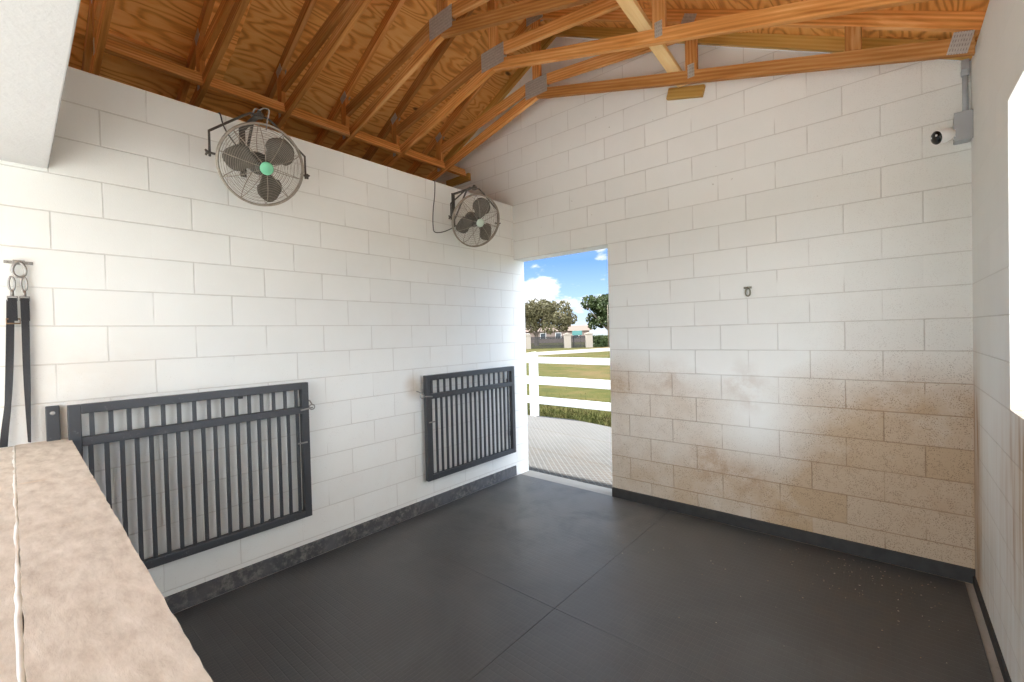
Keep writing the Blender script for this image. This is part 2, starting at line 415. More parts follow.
# back gable wall with the doorway next to the left wall
poly = [(-2.3,0),(-.2,0),(-.2,3.048),(0,3.048),(0,2.435),(1.18,2.435),(1.18,-.2),(XR+.2,-.2),(XR+.2,roof_z(XR+.2)),(RIDGE,4.65),(-2.3,roof_z(-2.3))]
bm = NB(); bm_prism(bm, poly, 0, .182); struct('wall_back', bm, M['blk_back'], 'white block gable wall with doorway and brown splash stains', 'wall')
# right wall with an unglazed window opening
bm = NB()
W0, W1, Z0, Z1 = -2.95, -1.075, 1.222, 2.52
for lo, hi in (((XR,W1,-.2),(XR+.2,0,3.16)), ((XR,-6.2,-.2),(XR+.2,W0,3.16)), ((XR,W0,-.2),(XR+.2,W1,Z0)), ((XR,W0,Z1),(XR+.2,W1,3.16))):  # stretch past the stall opening is unseen, added to block side light
    bm_box(bm, lo, hi)
bmesh.ops.remove_doubles(bm, verts=bm.verts[:], dist=1e-5)
struct('wall_right', bm, M['blk_right'], 'white block wall on the right with open window', 'wall')
# front: header beam over the stall opening and the low wall under the camera
bm = NB(); bm_prism(bm, [(0,2.49),(XR,2.49),(XR,roof_z(XR)),(RIDGE,4.65),(0,roof_z(0))], -3.86, -3.652)
for v in bm.verts:
    if v.co.y > -3.7: v.co.y -= .0185*v.co.x
struct('wall_front', bm, M['stucco'], 'white stucco header over the stall opening', 'wall', bevel=.006)
LOWX = 2.62
bm = NB(); bm_prism(bm, [(0,-4.02),(LOWX,-4.06),(LOWX,-3.705),(0,-3.63)], -.2, 1.06, 'z'); struct('wall_entrance', bm, M['blk_left'], 'low block wall at the front of the stall', 'wall')
def cap_piece(lo, hi, seed, nx, ny, k0, k1):
    """worn concrete cap: softly dented top, chipped edges"""
    rng = random.Random(seed); bm = NB(); g = {}
    for i in range(nx+1):
        for j in range(ny+1):
            x = lo[0] + (hi[0]-lo[0])*i/nx; y = lo[1] + (hi[1]-lo[1])*j/ny; z = hi[2] + rng.uniform(-.0002,.0002)
            y += -x*(k0 + (k1-k0)*j/ny)
            if j in (0, ny): y += rng.uniform(-.0011,.0011)
            g[i,j] = bm.verts.new((x,y,z))
    for i in range(nx):
        for j in range(ny): bm.faces.new((g[i,j],g[i+1,j],g[i+1,j+1],g[i,j+1]))
    for j, y in ((0,lo[1]),(ny,hi[1])):
        bot = [bm.verts.new((g[i,j].co.x, g[i,j].co.y, lo[2])) for i in range(nx+1)]
        for i in range(nx): bm.faces.new((g[i,j],g[i+1,j],bot[i+1],bot[i]))
    return bm
struct('trim_1', cap_piece((0,-3.802,1.058), (LOWX+.02,-3.612,1.116), 3, 90, 8, .0158, .0225), M['cap'], 'worn beige concrete cap on the low wall', 'trim')
struct('trim_2', cap_piece((0,-4.03,1.058), (LOWX+.02,-3.805,1.112), 4, 90, 8, .0158, .0158), M['cap'], 'outer beige ledge beyond the white bead', 'trim')
bm = NB(); rng = random.Random(5)
bm_tube(bm, [(x*.05, -3.807-.0158*x*.05+rng.uniform(-.0015,.0015), 1.1075+rng.uniform(0,.0015)) for x in range(0, 53)], [.0056+rng.uniform(-.002,.0012) for x in range(53)], 8)
struct('trim_3', bm, M['white_seal'], 'white sealant bead along the cap joint', 'trim', smooth=True)
# unseen gable panel added outside the opening to cut high sky light
bm = NB(); bm_prism(bm, [(-2.5,2.62),(XR+.2,2.62),(XR+.2,roof_z(XR+.2,4.74)),(RIDGE,4.74),(-2.5,roof_z(-2.5,4.74))], -5.58, -5.46)
struct('wall_skyblocker', bm, M['stucco'], 'stucco gable panel added out of view to block high sky', 'wall')
# outer wall that closes the bay behind the left wall
bm = NB(); bm_box(bm, (-2.5,-4.6,-.2), (-2.3,.2,3.1)); struct('wall_outer', bm, M['outer'], 'outer block wall behind the fan wall', 'wall')
bm = NB(); bm_prism(bm, [(-2.3,-.2),(-.2,-.2),(-.2,3.048),(0,3.048),(0,roof_z(0)),(-2.3,roof_z(-2.3))], -4.6, -4.4)
struct('wall_outer.001', bm, M['outer'], 'outer end wall of the bay behind the fan wall', 'wall')
# roof deck: plywood sheathing in two courses per slope, the lower one lapped behind
def deck(name, x0, x1, dz, label):
    bm = NB(); e = .016
    bm_prism(bm, [(x0, roof_z(x0,4.75)+dz), (x1, roof_z(x1,4.75)+dz), (x1, roof_z(x1,4.75)+dz+e), (x0, roof_z(x0,4.75)+dz+e)], -5.6, .17)  # carried on past the opening, out of view, to cut sky light
    return struct(name, bm, M['ply'], label, 'ceiling')
deck('ceiling', -.905, RIDGE, 0, 'upper plywood roof deck left of the ridge')
deck('ceiling.001', -3.05, -.895, .022, 'lower plywood roof deck behind the left blocking')
deck('ceiling.002', RIDGE, 4.25, 0, 'plywood roof deck right of the ridge')
# rubber skirting strips
bm = NB(); bm_prism(bm, [(.0,0),(.016,0),(.014,.104),(.0,.108)], -3.62, -.06); struct('baseboard_left', bm, M['base_rubber'], 'scuffed grey rubber strip along the left wall', 'baseboard')
bm = NB(); bm_prism(bm, [(-.016,0),(0,0),(0,.088),(-.014,.085)], 1.18, XR, 'x'); struct('baseboard_back', bm, M['base_dark'], 'black rubber strip along the back wall', 'baseboard')
bm = NB(); bm_prism(bm, [(XR-.012,0),(XR,0),(XR,.052),(XR-.010,.048)], -3.6, -.016); struct('baseboard_right', bm, M['base_dark'], 'thin black strip along the right wall', 'baseboard')
# rubber mats
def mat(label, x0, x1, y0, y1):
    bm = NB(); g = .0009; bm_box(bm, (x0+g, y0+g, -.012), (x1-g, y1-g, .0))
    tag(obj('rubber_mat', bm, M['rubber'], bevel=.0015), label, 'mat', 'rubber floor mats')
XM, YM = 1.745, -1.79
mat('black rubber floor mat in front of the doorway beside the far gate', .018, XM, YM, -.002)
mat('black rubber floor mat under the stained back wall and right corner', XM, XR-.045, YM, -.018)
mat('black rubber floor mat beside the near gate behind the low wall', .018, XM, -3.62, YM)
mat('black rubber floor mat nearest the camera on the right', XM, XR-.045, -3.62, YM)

# ------------------------------------------------------------------ roof trusses
BC_L, BC_R = .2527, .281
def bc_z(x): return 3.88 - (BC_L*(RIDGE-x) if x < RIDGE else BC_R*(x-RIDGE))
VB = .0915
def lumber(name, poly, ang, parent, mat=None, t=.038, y=0.):
    """one board of the truss: polygon in the truss plane; its own x axis runs along the grain"""
    cx = sum(p[0] for p in poly)/len(poly); cz = sum(p[1] for p in poly)/len(poly)
    ca, sa = math.cos(ang), math.sin(ang)
    loc = [((x-cx)*ca + (z-cz)*sa, -(x-cx)*sa + (z-cz)*ca) for x, z in poly]
    bm = NB(); bm_prism(bm, loc, y-t/2, y+t/2)
    return obj(name, bm, mat or M['lumber'], parent, bevel=.0025, loc=(cx-RIDGE, 0, cz-3.88), rot=(0, -ang, 0))
def truss(y, label, back=False):
    t = thing('roof_truss', label, 'truss', (RIDGE, y, 3.88), 0, 'scissor roof trusses')
    xl, xr = -2.28, XR-.02
    lumber('bottom_chord', [(xl,bc_z(xl)),(RIDGE,3.88),(RIDGE,3.88+VB),(xl+.35,bc_z(xl+.35)+VB),(xl,bc_z(xl)+.03)], math.atan(BC_L), t)
    lumber('bottom_chord', [(RIDGE,3.88),(xr,bc_z(xr)),(xr,bc_z(xr)+VB),(RIDGE,3.88+VB)], -math.atan(BC_R), t)
    tc = .0995
    lumber('top_chord', [(-2.9,roof_z(-2.9)),(RIDGE,4.65),(RIDGE,4.65+tc),(-2.9,roof_z(-2.9)+tc)], math.atan(S), t)
    xr2 = 4.2
    lumber('top_chord', [(RIDGE,4.65),(xr2,roof_z(xr2)),(xr2,roof_z(xr2)+tc),(RIDGE,4.65+tc)], -math.atan(S), t)
    lumber('web', [(-.765,3.757),(.50,3.972),(.57,4.075),(-.765,3.848)], .166, t)
    lumber('web', [(.76,3.977),(2.06,3.820),(2.06,3.912),(.74,4.070)], -.12, t)
    for x0, x1 in ((-.853,-.768), (2.068,2.153), (-1.80,-1.72), (3.04,3.122)):
        lumber('web', [(x0,bc_z(x0)+VB),(x1,bc_z(x1)+VB),(x1,roof_z(x1)),(x0,roof_z(x0))], PI/2, t)
    lumber('king_post', [(.606,3.88+VB),(.694,3.88+VB),(.694,4.628),(.606,4.628)], PI/2, t)
    def plate(cx, cz, w, h, ang):
        for s in (-1, 1):
            bm = NB(); bm_box(bm, (-w/2, -.0009, -h/2), (w/2, .0009, h/2))
            obj('gusset_plate', bm, M['galv'], t, loc=(cx-RIDGE, s*.0200, cz-3.88), rot=(0,-ang,0))['label'] = 'grey toothed metal plate'
    plate(.648, 3.985, .26, .165, 0.)
    plate(2.11, bc_z(2.11)+.085, .05, .10, 0); plate(-.81, bc_z(-.81)+.085, .05, .10, 0)
    plate(2.10, roof_z(2.10)+.02, .10, .075, -.46); plate(-.80, roof_z(-.80)+.02, .10, .075, .46)
    plate(RIDGE, 4.66, .20, .10, 0); plate(3.545, bc_z(3.545)+.062, .085, .115, -.27)
    return t
TY = [-.355, -.975, -1.555, -2.155, -2.755, -3.345]
TL = ['roof truss nearest the back gable wall, above the wall block and conduit',
      'second roof truss from the back wall, its long right chord crossing above the doorway',
      'third roof truss from the back wall, gusset plate near the top edge',
      'fourth roof truss from the back wall, its left chord right of the near fan',
      'fifth roof truss from the back wall, its left chord just left of the near fan',
      'roof truss beside the white stucco header, with the dark knot in its chord']
for y, l in zip(TY, TL): truss(y, l)
# blocking between the trusses over the left wall
BL = ['blocking board between the back wall and the first truss', 'blocking board above the far fan between the first and second trusses',
      'blocking board between the second and third trusses', 'blocking board right of the near fan between the third and fourth trusses',
      'blocking board directly above the near fan, between the fourth and fifth trusses', 'blocking board next to the stucco header between the fifth and sixth trusses']
ya = [-.04] + TY
for i in range(6):
    y1 = ya[i] - (.0195 if i else 0); y0 = ya[i+1] + .0195
    bm = NB(); L = y1 - y0; bm_box(bm, (-L/2+.001, -.019, -.0445), (L/2-.001, .019, .0445))
    o = obj('blocking_board', bm, M['lumber'], bevel=.003, loc=(-.72, (y0+y1)/2, bc_z(-.72)+.052), rot=(-.25, 0, PI/2))
    tag(o, BL[i], 'board', 'blocking boards over the left wall')
# a flat lateral strip lying against the deck in the nearest bay
bm = NB(); bm_box(bm, (-.27,-.019,-.0445), (.27,.019,.0445))
tag(obj('lateral_strip', bm, M['lumber'], bevel=.003, loc=(-1.10,(TY[4]+TY[5])/2, roof_z(-1.10)+.075), rot=(PI/2-.46,0,PI/2)), 'flat wood strip against the roof deck between the fifth and sixth trusses', 'board')
# blocks on the back wall and the sloping gable plates
for x0, x1, zc, tl, l in ((1.795,2.10,3.590,.262,'yellow wood block screwed to the back wall under the diagonal brace'), (-1.07,-.655,3.535,.0,'yellow wood block on the back wall behind the far fan')):
    bm = NB(); bm_box(bm, (-(x1-x0)/2,-.019,-.0445), ((x1-x0)/2,.019,.0445))
    tag(obj('wall_block', bm, M['lumber_yellow'], bevel=.003, loc=((x0+x1)/2, -.0195, zc), rot=(0,tl,0)), l, 'wood block', 'wood blocks on the back wall')
for sgn, x0, x1, l in ((1, RIDGE, XR, 'yellow sloping plate on the right half of the gable'), (-1, -2.29, RIDGE, 'yellow sloping plate on the left half of the gable')):
    cx = (x0+x1)/2; Lh = (x1-x0)/2*math.sqrt(1+S*S); bm = NB()
    bm_box(bm, (-Lh,-.019,0), (Lh,.019,.089))
    tag(obj('gable_plate', bm, M['lumber_yellow'], bevel=.003, loc=(cx, -.020, roof_z(cx)), rot=(0, math.atan(S)*sgn, 0)), l, 'board', 'gable plates')
# pale diagonal brace, flat, from the block towards the camera
a, b = V((1.940,-.045,3.655)), V((1.945,-1.50,3.800)); d = b - a
bm = NB(); bm_box(bm, (-d.length/2,-.0445,-.019), (d.length/2,.0445,.019))
o = obj('diagonal_brace', bm, M['lumber_pale'], bevel=.003, loc=(a+b)/2); o.rotation_mode = 'QUATERNION'; o.rotation_quaternion = d.to_track_quat('X', 'Z')
tag(o, 'pale new wood brace running from the wall block up over the trusses', 'brace')

# ------------------------------------------------------------------ stall gates folded against the left wall
def gate(label, y0, y1, z0, z1, latch_at, hinge, rows):
    t = thing('stall_gate', label, 'gate', (0, y0, z0), 0, 'stall gates against the left wall')
    Lg, H = y1-y0, z1-z0; w = .048; X0, X1 = .050, .094
    bm = NB()
    bm_box(bm, (X0,0,0), (X1,w,H)); bm_box(bm, (X0,Lg-w,0), (X1,Lg,H))
    bm_box(bm, (X0,w,H-w), (X1,Lg-w,H)); bm_box(bm, (X0,w,0), (X1,Lg-w,w))
    obj('frame', bm, M['gate'], t, bevel=.003)
    zm = H - .192
    bm = NB(); bm_box(bm, (X0,w,zm-.023), (X1,Lg-w,zm+.023)); obj('middle_rail', bm, M['gate'], t, bevel=.003)
    xc = (X0+X1)/2
    def bars(n, first, step, za, zb):
        for i in range(n):
            y = first - y0 + step*i
            bm = NB(); bm_box(bm, (xc-.0075, y-.0100, za), (xc+.0075, y+.0100, zb)); obj('bar', bm, M['gate'], t, bevel=.002)
    bars(15, *rows[0], zm+.023, H-w); bars(18, *rows[1], w, zm-.023)
    # latch: pin, chain and snap
    yl = Lg if latch_at == 'far' else 0.
    sg = 1 if latch_at == 'far' else -1
    bm = NB()
    bm_tube(bm, [(X1+.004, yl-sg*.06, zm+.0), (X1+.012, yl-sg*.02, zm+.006), (X1+.01, yl+sg*.02, zm+.010)], .006, 8)
    bm_tube(bm, circ((X1-.02, yl+sg*.030, zm+.01), .018, 14, V((.3,1,0)).normalized(), V((0,0,1))), .0045, 6, closed=True)
    bm_tube(bm, [(X1-.02, yl+sg*.030, zm+.03), (.03, yl+sg*.036, zm+.05), (0, yl+sg*.036, zm+.05)], .005, 6)
    obj('latch', bm, M['steel'], t, smooth=True)['label'] = 'zinc latch with ring'
    bm = NB(); bm_box(bm, (X1-.002,yl-sg*.085,zm-.235), (X1+.006,yl-sg*.02,zm-.225)); obj('bolt', bm, M['steel'], t)['label'] = 'zinc bolt'
    if hinge:
        yh = -.052; bm = NB(); bm_box(bm, (.0,yh-.022,.62), (.030,yh+.028,H+.0)); hp = obj('hinge_plate', bm, M['gate'], t, bevel=.003)
        bm = NB(); bm_lathe(bm, [(0,.006),(.009,.004),(.010,0)], 12, Matrix.Translation((.030,yh+.002,H-.035)) @ Matrix.Rotation(PI/2,4,'Y')); obj('screw', bm, M['steel'], hp)
        bm = NB()
        for z in (.2, .75): bm_tube(bm, [(.018,yh+.010,z-.04),(.018,yh+.010,z+.04)], .013, 10)
        for z in (.2, .75): bm_box(bm, (.012,yh+.010,z-.02), (X0+.01,.012,z+.02))
        obj('hinge', bm, M['gate'], t)
        bm = NB(); bm_box(bm, (.0,Lg-.42,H-.07), (.036,Lg-.40,H-.05)); obj('stop', bm, M['gate'], t)
    else:
        bm = NB()
        for z in (.18, .76): bm_box(bm, (0,Lg-.03,z), (X0+.01,Lg-.004,z+.05))
        obj('hinge', bm, M['gate'], t)
    # bottom stand-off pins to the wall
    bm = NB()
    for y in (.25, Lg-.25): bm_tube(bm, [(0,y,.024),(X0+.005,y,.024)], .011, 8)
    obj('stand_off', bm, M['gate'], t)
    return t
gate('charcoal barred steel gate nearest the camera, partly behind the low wall', -3.624, -2.415, .338, 1.290, 'far', True, ((-3.536,.0744),(-3.544,.0620)))
gate('charcoal barred steel gate beside the doorway', -1.368, -.150, .293, 1.243, 'near', False, ((-1.291,.0756),(-1.306,.0626)))

# ------------------------------------------------------------------ fans
def fan(label, loc, rotz, tilt, badge, cord_pts, wire_label, blade_phase, cordmat):
    """empty sits on the wall face; local x points into the room, y along the wall"""
    t = thing('wall_fan', label, 'fan', loc, 0., 'fans on the left wall')
    hx = .30
    R = .237
    Mz = Matrix.Translation((hx,0,0)) @ Matrix.Rotation(rotz,4,'Z')
    F = Mz @ Matrix.Rotation(PI/2+tilt,4,'Y') @ Matrix.Translation((0,0,.03))          # fan axis = local z
    ax = (F.to_3x3() @ V((1,0,0))).normalized(); ay = (F.to_3x3() @ V((0,1,0))).normalized(); az = (F.to_3x3() @ V((0,0,1))).normalized()
    P = lambda x, y, z: F @ V((x,y,z))
    # guard halves
    def guard(sgn, depth, nr):
        bm = NB()
        prof = lambda r: sgn*depth*(1-(max(0,(r-.05))/(R-.05))**2.6) if r > .05 else sgn*depth
        for i in range(nr):
            r = .048 + (R-.004-.048)*(i/(nr-1)); z = prof(r)
            bm_tube(bm, [P(r*math.cos(a),r*math.sin(a),z) for a in [2*PI*k/44 for k in range(44)]], .0011, 4, closed=True)
        for k in range(10):
            a = 2*PI*k/10 + .2; c, s_ = math.cos(a), math.sin(a)
            pts = [P((.03+(R-.03)*q/8)*c, (.03+(R-.03)*q/8)*s_, prof(.03+(R-.03)*q/8) - sgn*.002) for q in range(9)]
            bm_tube(bm, pts, .0024, 5)
        return bm
    g = obj('front_guard', guard(1, .075, 19), M['fan_wire'], t, smooth=True)
    obj('rear_guard', guard(-1, .085, 12), M['fan_wire'], t, smooth=True)
    bm = NB(); bm_tube(bm, [P(R*math.cos(a),R*math.sin(a),0) for a in [2*PI*k/56 for k in range(56)]], .0075, 8, closed=True)
    bm_tube(bm, [P((R+.001)*math.cos(a),(R+.001)*math.sin(a),-.022) for a in [2*PI*k/56 for k in range(56)]], .004, 6, closed=True)
    obj('guard_rim', bm, M['fan_wire'], t, smooth=True)
    bm = NB(); bm_lathe(bm, [(0,.0),(.036,.0),(.039,.004),(.034,.009),(0,.011)], 24, F @ Matrix.Translation((0,0,.074)))
    obj('hub_badge', bm, badge, t, smooth=True)['label'] = wire_label
    # blades
    for k in range(3):
        a = blade_phase + k*2*PI/3; bm = NB(); g = {}
        nr, nc = 9, 7
        for i in range(nr):
            q = i/(nr-1); r = .035 + .180*q
            half = .020 + .075*math.sin(min(1, q*1.25)*PI*.5)*(1-.62*max(0,q-.70)**2/.09)
            for j in range(nc):
                u = (j/(nc-1)-.5)*2; th = a + u*half/r*(.75 if q < .4 else .95); rr = r*(1-.06*abs(u)**2.5*q)
                z = .005 - u*.030*(.55+.45*q) + .008*u*u
                g[i,j] = bm.verts.new(P(rr*math.cos(th), rr*math.sin(th), z))
        for i in range(nr-1):
            for j in range(nc-1): bm.faces.new((g[i,j],g[i+1,j],g[i+1,j+1],g[i,j+1]))
        o = obj('blade', bm, M['blade'], t, smooth=True); md = o.modifiers.new('thick','SOLIDIFY'); md.thickness = .003
    bm = NB(); bm_lathe(bm, [(0,.038),(.028,.036),(.042,.028),(.044,-.01),(0,-.01)], 20, F); obj('hub', bm, M['fan_black'], t, smooth=True)
    bm = NB(); bm_lathe(bm, [(0,-.150),(.048,-.148),(.062,-.135),(.066,-.06),(.058,-.035),(.03,-.02),(0,-.02)], 24, F)
    for k in range(8): bm_box(bm, (-.001,-.001,-.001), (.001,.001,.001))
    obj('motor', bm, M['fan_black'], t, smooth=True)
    # yoke: two arms, slanted shoulders, top mount on the wall
    Y = lambda x, y, z: Mz @ V((x,y,z))
    kn = .268 if rotz > -.2 else .245
    bm = NB(); pts = [Y(0,-kn,-.02),Y(0,-kn,.125),Y(0,-.09,.272),Y(0,-.05,.300),Y(0,.05,.300),Y(0,.09,.272),Y(0,kn,.125),Y(0,kn,-.02)]
    bm_tube(bm, pts, .007, 6)
    obj('yoke', bm, M['fan_black'], t, bevel=0.)
    for s in (-1, 1):
        bm = NB(); Mk = Mz @ Matrix.Translation((0,s*(kn+.004),0)) @ Matrix.Rotation(-s*PI/2,4,'X')
        bm_lathe(bm, [(.007,-.034),(.007,.0),(.010,.002),(.011,.010),(.008,.012)], 10, Mk)
        for k in range(3): 
            aa = k*2*PI/3; bm_tube(bm, [Mk @ V((0,0,.010)), Mk @ V((.018*math.cos(aa),.018*math.sin(aa),.013))], .006, 6)
        obj('knob', bm, M['fan_black'], t)
    # mount: bolt plate up by the wall top with an arm out to the yoke
    bm = NB(); top = Y(0,0,.300)
    bm_box(bm, (.0,-.018,.0), (.010,.018,.318)); bm_box(bm, (.010,-.016,.306), (hx+.02,.016,.314))
    bm_tube(bm, [(.008,0,.05),(hx*.66,0,.306)], .009, 6)
    bm_lathe(bm, [(0,.030),(.013,.028),(.014,.012),(.024,.010),(.024,-.010),(0,-.012)], 14, Matrix.Translation(top))
    obj('mount', bm, M['fan_black'], t)
    bm = NB(); bm_tube(bm, cord_pts, .0042, 6); obj('power_cord', bm, cordmat, t, smooth=True)
    return t
def smooth_path(pts, n=6):
    P = [V(p) for p in pts]; out = []
    for i in range(len(P)-1):
        p0, p1, p2, p3 = P[max(i-1,0)], P[i], P[i+1], P[min(i+2,len(P)-1)]
        for k in range(n):
            s = k/n; out.append(.5*((2*p1)+(p2-p0)*s+(2*p0-5*p1+4*p2-p3)*s*s+(3*p1-p0-3*p2+p3)*s**3))
    return out + [P[-1]]
c1 = smooth_path([(.17,-.02,.06),(.10,-.07,.16),(.02,-.105,.28),(.012,-.125,.365),(-.03,-.125,.379),(-.09,-.125,.377)])
fan('near wall fan with bright green hub badge above the near gate', (0,-2.757,2.675), -.04, .46, M['badge_green'], c1, 'green round badge', 2.5, M['cord'])
bm = NB(); pts = smooth_path([(.21,-2.77,3.00),(.25,-2.76,3.035),(.28,-2.75,3.02),(.27,-2.72,3.045),(.30,-2.70,3.03),(.31,-2.715,2.96),(.30,-2.72,2.90)])
bm_tube(bm, pts, .0042, 6); tag(obj('hanging_wire', bm, M['cord_grey'], smooth=True), 'pale curled wire tied over the near fan mount', 'wire')
c2 = smooth_path([(.17,-.02,.06),(.11,-.06,-.02),(.05,-.16,-.085),(.018,-.25,-.10),(.014,-.268,-.04),(.014,-.262,.10),(.014,-.240,.24),(.012,-.232,.372),(-.03,-.232,.389),(-.09,-.232,.387)])
fan('far wall fan with pale hub badge beside the doorway corner', (0,-.905,2.665), -.30, .43, M['badge_pale'], c2, 'pale round badge', 3.0, M['cord'])

# ------------------------------------------------------------------ cross tie on the left wall
t = thing('tie_ring', 'steel wall ring on the left wall holding two black straps', 'tie ring', (0,-3.770,2.0))
bm = NB(); bm_box(bm, (0,-.045,-.003), (.004,.052,.012)); bm_box(bm, (0,-.016,-.006), (.010,.024,.016))
for y in (-.036, .043): bm_lathe(bm, [(0,.010),(.006,.009),(.007,.003)], 10, Matrix.Translation((0,y,.0045)) @ Matrix.Rotation(PI/2,4,'Y'))
obj('wall_plate', bm, M['steel'], t, bevel=.001)
bm = NB(); ring = [(.022+.012*math.sin(k/20*2*PI*.5), .004+.026*math.sin(2*PI*k/20)*(.75+.25*(1-math.cos(2*PI*k/20))*.5), -.020-.034*(1-math.cos(2*PI*k/20))*.5-.0) for k in range(20)]
ring = [(.020, .004+.025*math.sin(2*PI*k/22)*(.72+.28*(1-math.cos(2*PI*k/22))/2), .004-.072*(1-math.cos(2*PI*k/22))/2) for k in range(22)]
bm_tube(bm, ring, .0062, 8, closed=True); bm_tube(bm, [(.008,-.008,.004),(.022,.004,.006),(.008,.016,.004)], .005, 8)
obj('ring', bm, M['steel'], t, smooth=True)
def ribbon(path, widths, th=.0028):
    """flat strap along path [(point, width direction angle)]"""
    bm = NB(); rows = []
    for (p, ang), w in zip(path, widths):
        p = V(p); d = V((math.sin(ang), math.cos(ang), 0)); nrm = V((math.cos(ang), -math.sin(ang), 0))
        rows.append([bm.verts.new(p + d*s*w/2 + nrm*q*th/2) for s, q in ((-1,-1),(1,-1),(1,1),(-1,1))])
    for A, C in zip(rows, rows[1:]):
        for k in range(4): bm.faces.new((A[k],A[(k+1)%4],C[(k+1)%4],C[k]))
    bm.faces.new(rows[0]); bm.faces.new(rows[-1][::-1]); return bm
def tie_strap(label, y, ends, buckle):
    t = thing('tie_strap', label, 'strap', (.02, y, 1.924), 0, 'black tie straps on the wall ring')
    # snap hook
    bm = NB(); h = [(0, .010*math.sin(2*PI*k/18), -.026-.034*math.cos(2*PI*k/18)) for k in range(18)]
    bm_tube(bm, h, .0045, 7, closed=True); bm_tube(bm, [(0,0,-.058),(0,0,-.085)], .0065, 8)
    bm_tube(bm, [(0,-.016,-.088),(0,.016,-.088),(0,.016,-.106),(0,-.016,-.106)], .0038, 6, closed=True)
    obj('snap_hook', bm, M['steel'], t, smooth=True)
    path = [((ex, ey, ez), a) for ex, ey, ez, a in ends]
    P = smooth_path([p for p, a in path], 5); A = []
    for i in range(len(path)-1):
        for k in range(5): A.append(path[i][1] + (path[i+1][1]-path[i][1])*k/5)
    A.append(path[-1][1])
    bm = ribbon(list(zip(P, A)), [.027]*len(P)); obj('webbing', bm, M['webbing'], t)
    bm = ribbon([((.005,0,-.094),0),((.006,0,-.15),0),((.007,0,-.205),0)], [.030]*3, .005); obj('stitched_end', bm, M['webbing'], t)
    if buckle:
        bm = NB(); bm_tube(bm, [(.004,-.022,-.196),(.004,.022,-.196),(.004,.022,-.218),(.004,-.022,-.218)], .0042, 6, closed=True)
        obj('buckle', bm, M['brass'], t, smooth=True)['label'] = 'brass slider buckle'
tie_strap('left black webbing strap with brass slider hanging from the wall ring', -3.792,
          [(0,-.006,-.104,0),(.003,-.010,-.22,0),(.004,-.018,-.42,.3),(.006,-.028,-.60,.75),(.008,-.040,-.72,.45),(.01,-.048,-.806,.2)], True)
tie_strap('right black webbing strap twisting down from the wall ring to the cap', -3.752,
          [(0,0,-.104,0),(.003,-.001,-.22,.1),(.004,-.003,-.42,.5),(.004,-.004,-.60,.9),(.004,-.004,-.72,1.15),(.004,-.004,-.800,1.3)], False)

# ------------------------------------------------------------------ ring on the back wall
t = thing('hitching_ring', 'small tarnished tie ring alone on the back wall', 'tie ring', (2.394,0,1.897))
bm = NB(); bm_box(bm, (-.030,-.008,.008), (.026,.002,.024)); bm_lathe(bm, [(0,.012),(.008,.010),(.010,0)], 10, Matrix.Translation((.0,-.008,.016)) @ Matrix.Rotation(PI/2,4,'X'))
bm_lathe(bm, [(0,.010),(.006,.008),(.007,0)], 8, Matrix.Translation((-.022,-.008,.016)) @ Matrix.Rotation(PI/2,4,'X'))
obj('eye_plate', bm, M['bronze'], t, bevel=.001)
bm = NB(); bm_tube(bm, [(.002+.019*math.sin(2*PI*k/20)*(.7+.3*(1-math.cos(2*PI*k/20))/2), -.016, .014-.064*(1-math.cos(2*PI*k/20))/2) for k in range(20)], .0055, 8, closed=True)
obj('ring', bm, M['bronze'], t, smooth=True)

# ------------------------------------------------------------------ conduit, junction box, camera
t = thing('electrical_conduit', 'grey electrical conduit with junction box in the back right corner', 'conduit', (3.590,0,2.765))
bm = NB(); bm_box(bm, (-.048,-.085,-.082), (.028,0,.082)); obj('junction_box', bm, M['pvc'], t, bevel=.006)
bm = NB(); bm_box(bm, (-.050,-.092,-.084), (.030,-.085,.084)); obj('box_lid', bm, M['pvc'], t, bevel=.002)
bm = NB(); bm_tube(bm, [(.004,-.030,.080),(.004,-.030,.325)], .0135, 14); obj('pipe', bm, M['pvc'], t, smooth=True)
bm = NB(); bm_prism(bm, [(-.052,.012),(-.012,-.012),(-.012,.075),(-.034,.075)], -.012, .022, 'x'); bm_tube(bm, [(.004,-.030,.31),(.004,-.030,.345)], .019, 14)
for v in bm.verts:
    if v.co.z < .2: v.co.z += .333
obj('elbow_fitting', bm, M['pvc'], t, bevel=.003)
t = thing('security_camera', 'white round security camera with black face beside the junction box', 'camera', (3.503,-.05,2.730))
az = V((-.86,-.50,-.24)).normalized(); Mc = Matrix.Translation((-.022,-.062,-.008)) @ az.to_track_quat('Z','Y').to_matrix().to_4x4()
bm = NB(); bm_lathe(bm, [(0,-.068),(.022,-.064),(.036,-.045),(.042,-.015),(.042,.012),(.039,.022)], 24, Mc); obj('housing', bm, M['cam_white'], t, smooth=True)
bm = NB(); bm_lathe(bm, [(.039,.020),(.040,.024),(.034,.031),(.018,.036),(0,.037)], 24, Mc); fc = obj('face', bm, M['cam_black'], t, smooth=True); fc['label'] = 'glossy black face'
for dx in (-.020, .020):
    bm = NB(); bm_lathe(bm, [(.0065,.028),(.0065,.037),(0,.039)], 8, Mc @ Matrix.Translation((dx,.010,0))); obj('lamp', bm, M['lens'], fc)
bm = NB(); bm_tube(bm, [Mc @ V((0,0,-.045)), (.025,-.02,.0), (.043,-.015,.0)], .016, 12); bm_lathe(bm, [(0,.008),(.03,.006),(.032,0)], 16, Matrix.Translation((.042,-.02,0)) @ Matrix.Rotation(-PI/2,4,'Y'))
obj('mount', bm, M['cam_white'], t, smooth=True)

